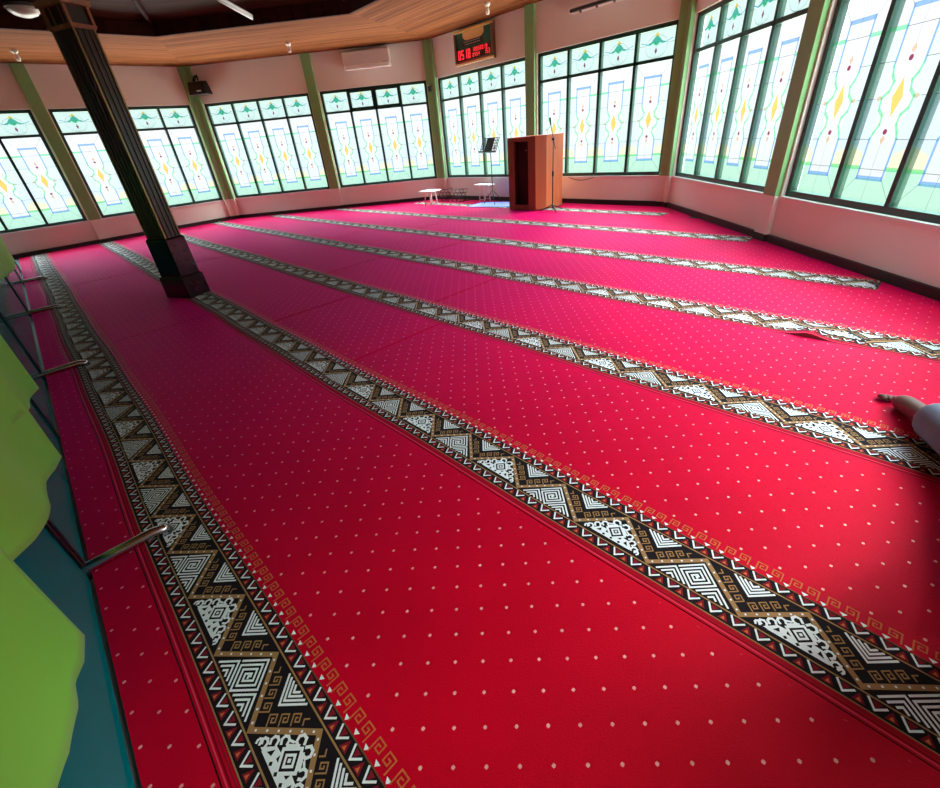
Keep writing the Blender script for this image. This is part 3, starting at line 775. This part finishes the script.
# digital prayer-time clock sign (on the front wall)
sg = empty('digital_clock_sign', (0,0,0), 0, 'gold framed green digital clock sign with red LED digits above windows', 'clock')
sg.matrix_world = M3 @ Matrix.Translation((-8.18+9.1,.0,2.60))
SW, SH = 1.08, .565
goldf = mat('gilt_frame', (.90,.60,.16), .3, metal=.3)
brn = mat('brown_frame', (.16,.07,.035), .4)
mb = MB(); mb.box((0,.06,SH-.04), (SW,.10,SH), goldf); mb.box((0,.06,0), (SW,.10,.04), mat('peach_frame', (.85,.50,.26), .35)); mb.build('gilt_rail', sg, bevel=.004)
mb = MB(); mb.box((0,.06,.04), (.035,.10,SH-.04), brn); mb.box((SW-.035,.06,.04), (SW,.10,SH-.04), brn); mb.box((0,.0,0), (SW,.06,SH), brn); mb.build('frame_box', sg)
fc = MB(); F0 = .062
fc.box((.035,.06,.04), (SW-.035,F0+.004,SH-.04), mat('dark_green_panel', (.012,.13,.08), .25))
arch = [(.24,SH-.045),(SW-.24,SH-.045),(SW-.24,SH-.12),(SW-.30,SH-.17),(SW-.42,SH-.185),(.42,SH-.185),(.30,SH-.17),(.24,SH-.12)]
fc.poly([(x,F0+.006,z) for x,z in arch], mat('gold_leaf_panel', (.80,.52,.20), .4, noise=.3, nscale=30))
fc.box((.20,F0+.004,.285), (SW-.26,F0+.008,.385), mat('black_text_panel', (.008,.012,.018), .3))
for zz, a, b in ((.355,.26,.74), (.318,.30,.70)): 
    xx = a
    while xx < b:
        w_ = .02+random.random()*.03; fc.box((xx,F0+.008,zz), (xx+w_,F0+.009,zz+.010), mat('pale_lettering', (.5,.5,.42), .5)); xx += w_+.012
fc.box((.06,F0+.004,.085), (SW-.06,F0+.007,.262), mat('led_window', (.05,.004,.004), .3))
fc.box((.06,F0+.004,.052), (SW-.06,F0+.007,.07), mat('red_caption_strip', (.5,.05,.03), .4))
fc.build('face_panel', sg)
led = mat('red_led', (.5,.01,.01), .4, emit=(1.,.03,.04), emit_s=1.0)
SEG = {'0':'abcdef','1':'bc','2':'abged','3':'abgcd','4':'fgbc','5':'afgcd','6':'afgedc','7':'abc','8':'abcdefg','9':'abcdfg'}
def digits(txt, x, z, w, h, t, gap):
    for ch in txt:
        mb = MB()
        S = {'a':(x,z+h-t,x+w,z+h),'d':(x,z,x+w,z+t),'g':(x,z+h/2-t/2,x+w,z+h/2+t/2),'f':(x,z,x+t,z+h),'e':(x,z,x+t,z+h/2),'b':(x+w-t,z+h/2,x+w,z+h),'c':(x+w-t,z,x+w,z+h/2)}
        S['f'] = (x,z+h/2,x+t,z+h)
        pts = S
        for q in SEG[ch]: a_, b_, c2_, d_ = pts[q]; mb.box((a_,F0+.008,b_), (c2_,F0+.010,d_), led)
        mb.build('led_digit', sg)
        x += w+gap
digits('0518', .075, .095, .070, .150, .020, .026)
digits('12032019', .50, .182, .036, .062, .009, .018)
digits('0454', .50, .097, .036, .062, .009, .018)
digits('153', .84, .097, .036, .075, .009, .016)

# bulbs under the soffit, round lamp and tube in the recess
lampw = mat('bulb_white', (.85,.80,.72), .3)
def bulb(x, y, label):
    r = empty('light_bulb', (x,y,HW), 0, label, 'light bulb', 'bulbs under the plank soffit')
    mb = MB(); mb.lathe([(.0,-.045),(.035,-.045),(.05,-.02),(.055,0)], (0,0,0), lampw, 14); mb.build('holder', r, smooth=True)
    mb = MB(); mb.lathe([(0,-.155),(.022,-.15),(.034,-.125),(.034,-.10),(.018,-.06),(.016,-.04)], (0,0,0), lampw, 14); mb.build('bulb', r, smooth=True)
bulb(-10.12,5.18,'small white bulb under the soffit above the second bay of windows'); bulb(-6.46,7.06,'small white bulb under the soffit right of the digital clock sign'); bulb(-11.68,1.08,'small white bulb under the soffit at the far left, near the round lamp')
r = empty('ceiling_lamp', (-9.80,1.23,HW+RISE+.035), 0, 'round white dome lamp on the dark ceiling at upper left', 'ceiling lamp')
mb = MB(); mb.lathe([(0,-.13),(.07,-.125),(.14,-.10),(.18,-.06),(.19,-.03)], (0,0,0), mat('opal_dome', (.62,.60,.52), .35), 28); mb.build('dome', r, smooth=True)
mb = MB(); mb.lathe([(.0,-.035),(.205,-.035),(.205,.0),(.0,.03)], (0,0,0), mat('lamp_rim', (.10,.10,.08), .5), 28); mb.build('rim', r)
a_ = Vector((-8.78,3.98,3.25)); b_ = Vector((-7.98,3.20,3.25)); d_ = (b_-a_).normalized()
r = empty('tube_light', (a_+b_)/2, 0, 'unlit white fluorescent tube hanging in the dark ceiling recess', 'tube light')
mb = MB(); h_ = (b_-a_)/2; mb.tube([-h_, h_], .018, wht, 10); mb.build('tube', r, smooth=True)
mb = MB(); mb.tube([-h_*1.02+Vector((0,0,.035)), h_*1.02+Vector((0,0,.035))], .024, wht, 6); mb.build('batten', r)
for s in (-.7,.7):
    mb = MB(); mb.tube([h_*s+Vector((0,0,.05)), h_*s+Vector((0,0,.24))], .004, blk, 6); mb.build('hanger', r)
mb = MB(); mb.box((-9.085,7.80,2.27), (-9.025,7.845,2.40), blk); mb.box((-9.075,7.79,2.38), (-9.035,7.80,2.395), wht)
tag(mb.build('junction_box', bevel=.004), 'small dark box fixed on the green corner post left of the music stand', 'junction box')
# cable drooping below the front right window and small sockets on the posts
cb = MB(); cb.tube([(-5.3+.07*t, 7.885-0.001*t, .47-.05*sin(pi*t/8)) for t in range(9)], .006, blk, 6); tag(cb.build('cable', smooth=True), 'black cable drooping under the front window right of the lectern', 'cable')

# ------------------------------------------------------------------ person seated by the right wall
def skin(name, pts, edges, radii, m, parent=None, sub=2):
    me = bpy.data.meshes.new(name); me.from_pydata(pts, edges, []); me.materials.append(m)
    o = bpy.data.objects.new(name, me); COL.objects.link(o)
    sm = o.modifiers.new('skin', 'SKIN'); sm.use_smooth_shade = True
    me.skin_vertices or None
    bm = bmesh.new(); bm.from_mesh(me); lay = bm.verts.layers.skin.verify(); bm.verts.ensure_lookup_table()
    for i, v in enumerate(bm.verts):
        r = radii[i]; v[lay].radius = r if isinstance(r, tuple) else (r, r)
        v[lay].use_root = (i == 0)
    bm.to_mesh(me); bm.free()
    su = o.modifiers.new('sub', 'SUBSURF'); su.levels = sub; su.render_levels = sub
    if parent: o.parent = parent
    return o
skinm = mat('brown_skin', (.11,.042,.025), .5, noise=.15, nscale=10)
pantm = mat('grey_trouser_cloth', (.15,.18,.23), .8, noise=.25, nscale=9, bump=.5, bscale=14)
shirtm = mat('white_shirt_cloth', (.62,.62,.60), .8, noise=.1, nscale=8)
hairm = mat('black_hair', (.012,.010,.010), .5)
P = [(.53,1.42,.13), (.53,1.40,.34), (.53,1.38,.56), (.53,1.38,.66), (.53,1.40,.74), (.53,1.42,.86),
     (.48,1.50,.12), (.47,1.98,.18), (.30,2.38,.095), (.225,2.53,.07), (.180,2.61,.055), (.148,2.665,.044),
     (.57,1.47,.13), (.575,1.86,.40), (.565,2.05,.12), (.56,2.12,.05), (.555,2.25,.035),
     (.41,1.41,.60), (.40,1.58,.38), (.43,1.80,.32), (.44,1.85,.31),
     (.61,1.41,.60), (.60,1.60,.47), (.575,1.79,.475), (.575,1.83,.475)]
E = [(0,1),(1,2),(2,3),(3,4),(4,5),(0,6),(6,7),(7,8),(8,9),(9,10),(10,11),(0,12),(12,13),(13,14),(14,15),(15,16),(2,17),(17,18),(18,19),(19,20),(2,21),(21,22),(22,23),(23,24)]
Rr = [.10,.10,.10,.05,.075,.085, .07,.060,.048,.046,.046,.040, .075,.055,.045,.038,.022, .045,.038,.03,.026, .035,.035,.03,.026]
per = skin('person', P, E, Rr, skinm)
tag(per, 'seated person at the right edge, bare foot out, wearing grey trousers', 'person')
# toes of the visible foot
for q in range(5):
    dx_ = (q-2)*.016
    c0 = Vector((.140+dx_*1.1, 2.680+dx_*.6, .034)); d0 = Vector((-.045,.085-.006*abs(q-1),-.01)).normalized()
    s_ = .058-.005*q
    skin('toe', [tuple(c0), tuple(c0+d0*s_*.6), tuple(c0+d0*s_+Vector((0,0,-.008)))], [(0,1),(1,2)], [.016-.001*q,.015-.001*q,.012], skinm, per, 1)
skin('trousers', [(.53,1.43,.14),(.48,1.52,.13),(.47,1.98,.18),(.345,2.30,.125),(.255,2.475,.10),(.57,1.48,.14),(.57,1.86,.40),(.565,2.03,.17)],
     [(0,1),(1,2),(2,3),(3,4),(0,5),(5,6),(6,7)], [.11,.09,.10,.098,(.095,.095),.08,.07,.065], pantm, per)
skin('shirt', [(.53,1.42,.18),(.53,1.40,.36),(.53,1.39,.57),(.42,1.41,.60),(.40,1.58,.40),(.61,1.43,.60),(.60,1.58,.48)], [(0,1),(1,2),(2,3),(3,4),(2,5),(5,6)], [.115,.11,.115,.06,.055,.05,.045], shirtm, per)
skin('hair', [(.53,1.39,.90),(.53,1.40,.95),(.53,1.34,.88)], [(0,1),(0,2)], [.088,.06,.06], hairm, per)
for s in (-1,1):
    mb = MB(); mb.lathe([(0,-.006),(.01,-.003),(.01,.003),(0,.006)], (.53+s*.032,1.502,.845), hairm, 8); mb.build('eye', per)

mb = MB(); mb.tube([(.53,1.50,.835),(.53,1.525,.80),(.53,1.505,.795)], [.008,.015,.008], skinm, 8); mb.tube([(.505,1.498,.765),(.53,1.505,.763),(.555,1.498,.765)], .006, mat('lips', (.25,.06,.05), .5), 8); mb.build('face_features', per, smooth=True)
for s in (0, 1):
    hx, hy, hz = ((.445,1.88,.305), (.575,1.86,.47))[s]
    for q in range(5):
        if q == 4: pts = [(hx+.02*(1 if s == 0 else -1),hy-.02,hz),(hx+.045*(1 if s == 0 else -1),hy+.01,hz-.005),(hx+.05*(1 if s == 0 else -1),hy+.035,hz-.015)]
        else:
            dx_ = (q-1.5)*.018; l_ = (.06,.07,.066,.05)[q]; pts = [(hx+dx_,hy-.01,hz+.004),(hx+dx_*1.1,hy+l_*.6,hz),(hx+dx_*1.1,hy+l_,hz-.02)]
        skin('finger', pts, [(0,1),(1,2)], [.010,.009,.0075], skinm, per, 1)

# ------------------------------------------------------------------ world, camera, view
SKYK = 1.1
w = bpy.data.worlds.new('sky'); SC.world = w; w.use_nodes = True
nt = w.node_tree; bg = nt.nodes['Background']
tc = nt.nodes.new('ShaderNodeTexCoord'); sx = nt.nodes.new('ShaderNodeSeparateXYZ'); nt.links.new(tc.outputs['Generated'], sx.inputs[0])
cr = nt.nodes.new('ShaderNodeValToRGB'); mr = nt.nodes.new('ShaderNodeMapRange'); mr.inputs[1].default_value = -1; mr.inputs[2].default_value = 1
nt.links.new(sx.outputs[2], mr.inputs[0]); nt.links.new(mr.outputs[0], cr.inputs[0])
els = cr.color_ramp.elements  # sky and ground bands brightened outside the window view to light the room
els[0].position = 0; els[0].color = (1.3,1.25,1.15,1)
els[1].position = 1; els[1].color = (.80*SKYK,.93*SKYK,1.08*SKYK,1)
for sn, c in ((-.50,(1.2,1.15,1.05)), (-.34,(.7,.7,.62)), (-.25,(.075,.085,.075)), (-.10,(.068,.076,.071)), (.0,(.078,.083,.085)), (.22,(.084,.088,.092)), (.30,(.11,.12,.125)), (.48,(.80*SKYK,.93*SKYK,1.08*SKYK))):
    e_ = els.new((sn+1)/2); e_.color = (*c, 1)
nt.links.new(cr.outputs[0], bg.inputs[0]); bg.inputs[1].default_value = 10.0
sl = bpy.data.lights.new('sun', 'SUN'); sl.energy = 6; sl.angle = math.radians(25); sl.color = (1,.95,.88)
so_ = bpy.data.objects.new('sun', sl); COL.objects.link(so_)
so_.rotation_euler = Vector((-.55,-1.0,-.85)).to_track_quat('-Z','Y').to_euler(); so_.location = (2,12,8)
SUN = None

cam = bpy.data.cameras.new('camera'); co = bpy.data.objects.new('camera', cam); COL.objects.link(co)
r2 = Vector((0.70215162, 0.70665794, -0.0872792)); u2 = Vector((-0.31481943, 0.41805762, 0.85212473)); fw = Vector((-0.63864844, 0.57084358, -0.51600948))
Mc = Matrix(((r2.x,u2.x,-fw.x,0),(r2.y,u2.y,-fw.y,0),(r2.z,u2.z,-fw.z,1.33),(0,0,0,1)))
co.matrix_world = Mc
cam.sensor_fit = 'HORIZONTAL'; cam.sensor_width = 36; cam.lens = 426.419/940*36; cam.clip_start = .02
SC.camera = co
SC.view_settings.view_transform = 'Standard'; SC.view_settings.look = 'None'; SC.view_settings.gamma = 1; SC.view_settings.exposure = 0.40
SC.view_settings.use_curve_mapping = False
SC.cycles.max_bounces = 10; SC.cycles.diffuse_bounces = 6; SC.cycles.transmission_bounces = 6; SC.cycles.glossy_bounces = 3
SC.cycles.use_denoising = True; SC.cycles.sample_clamp_indirect = 6
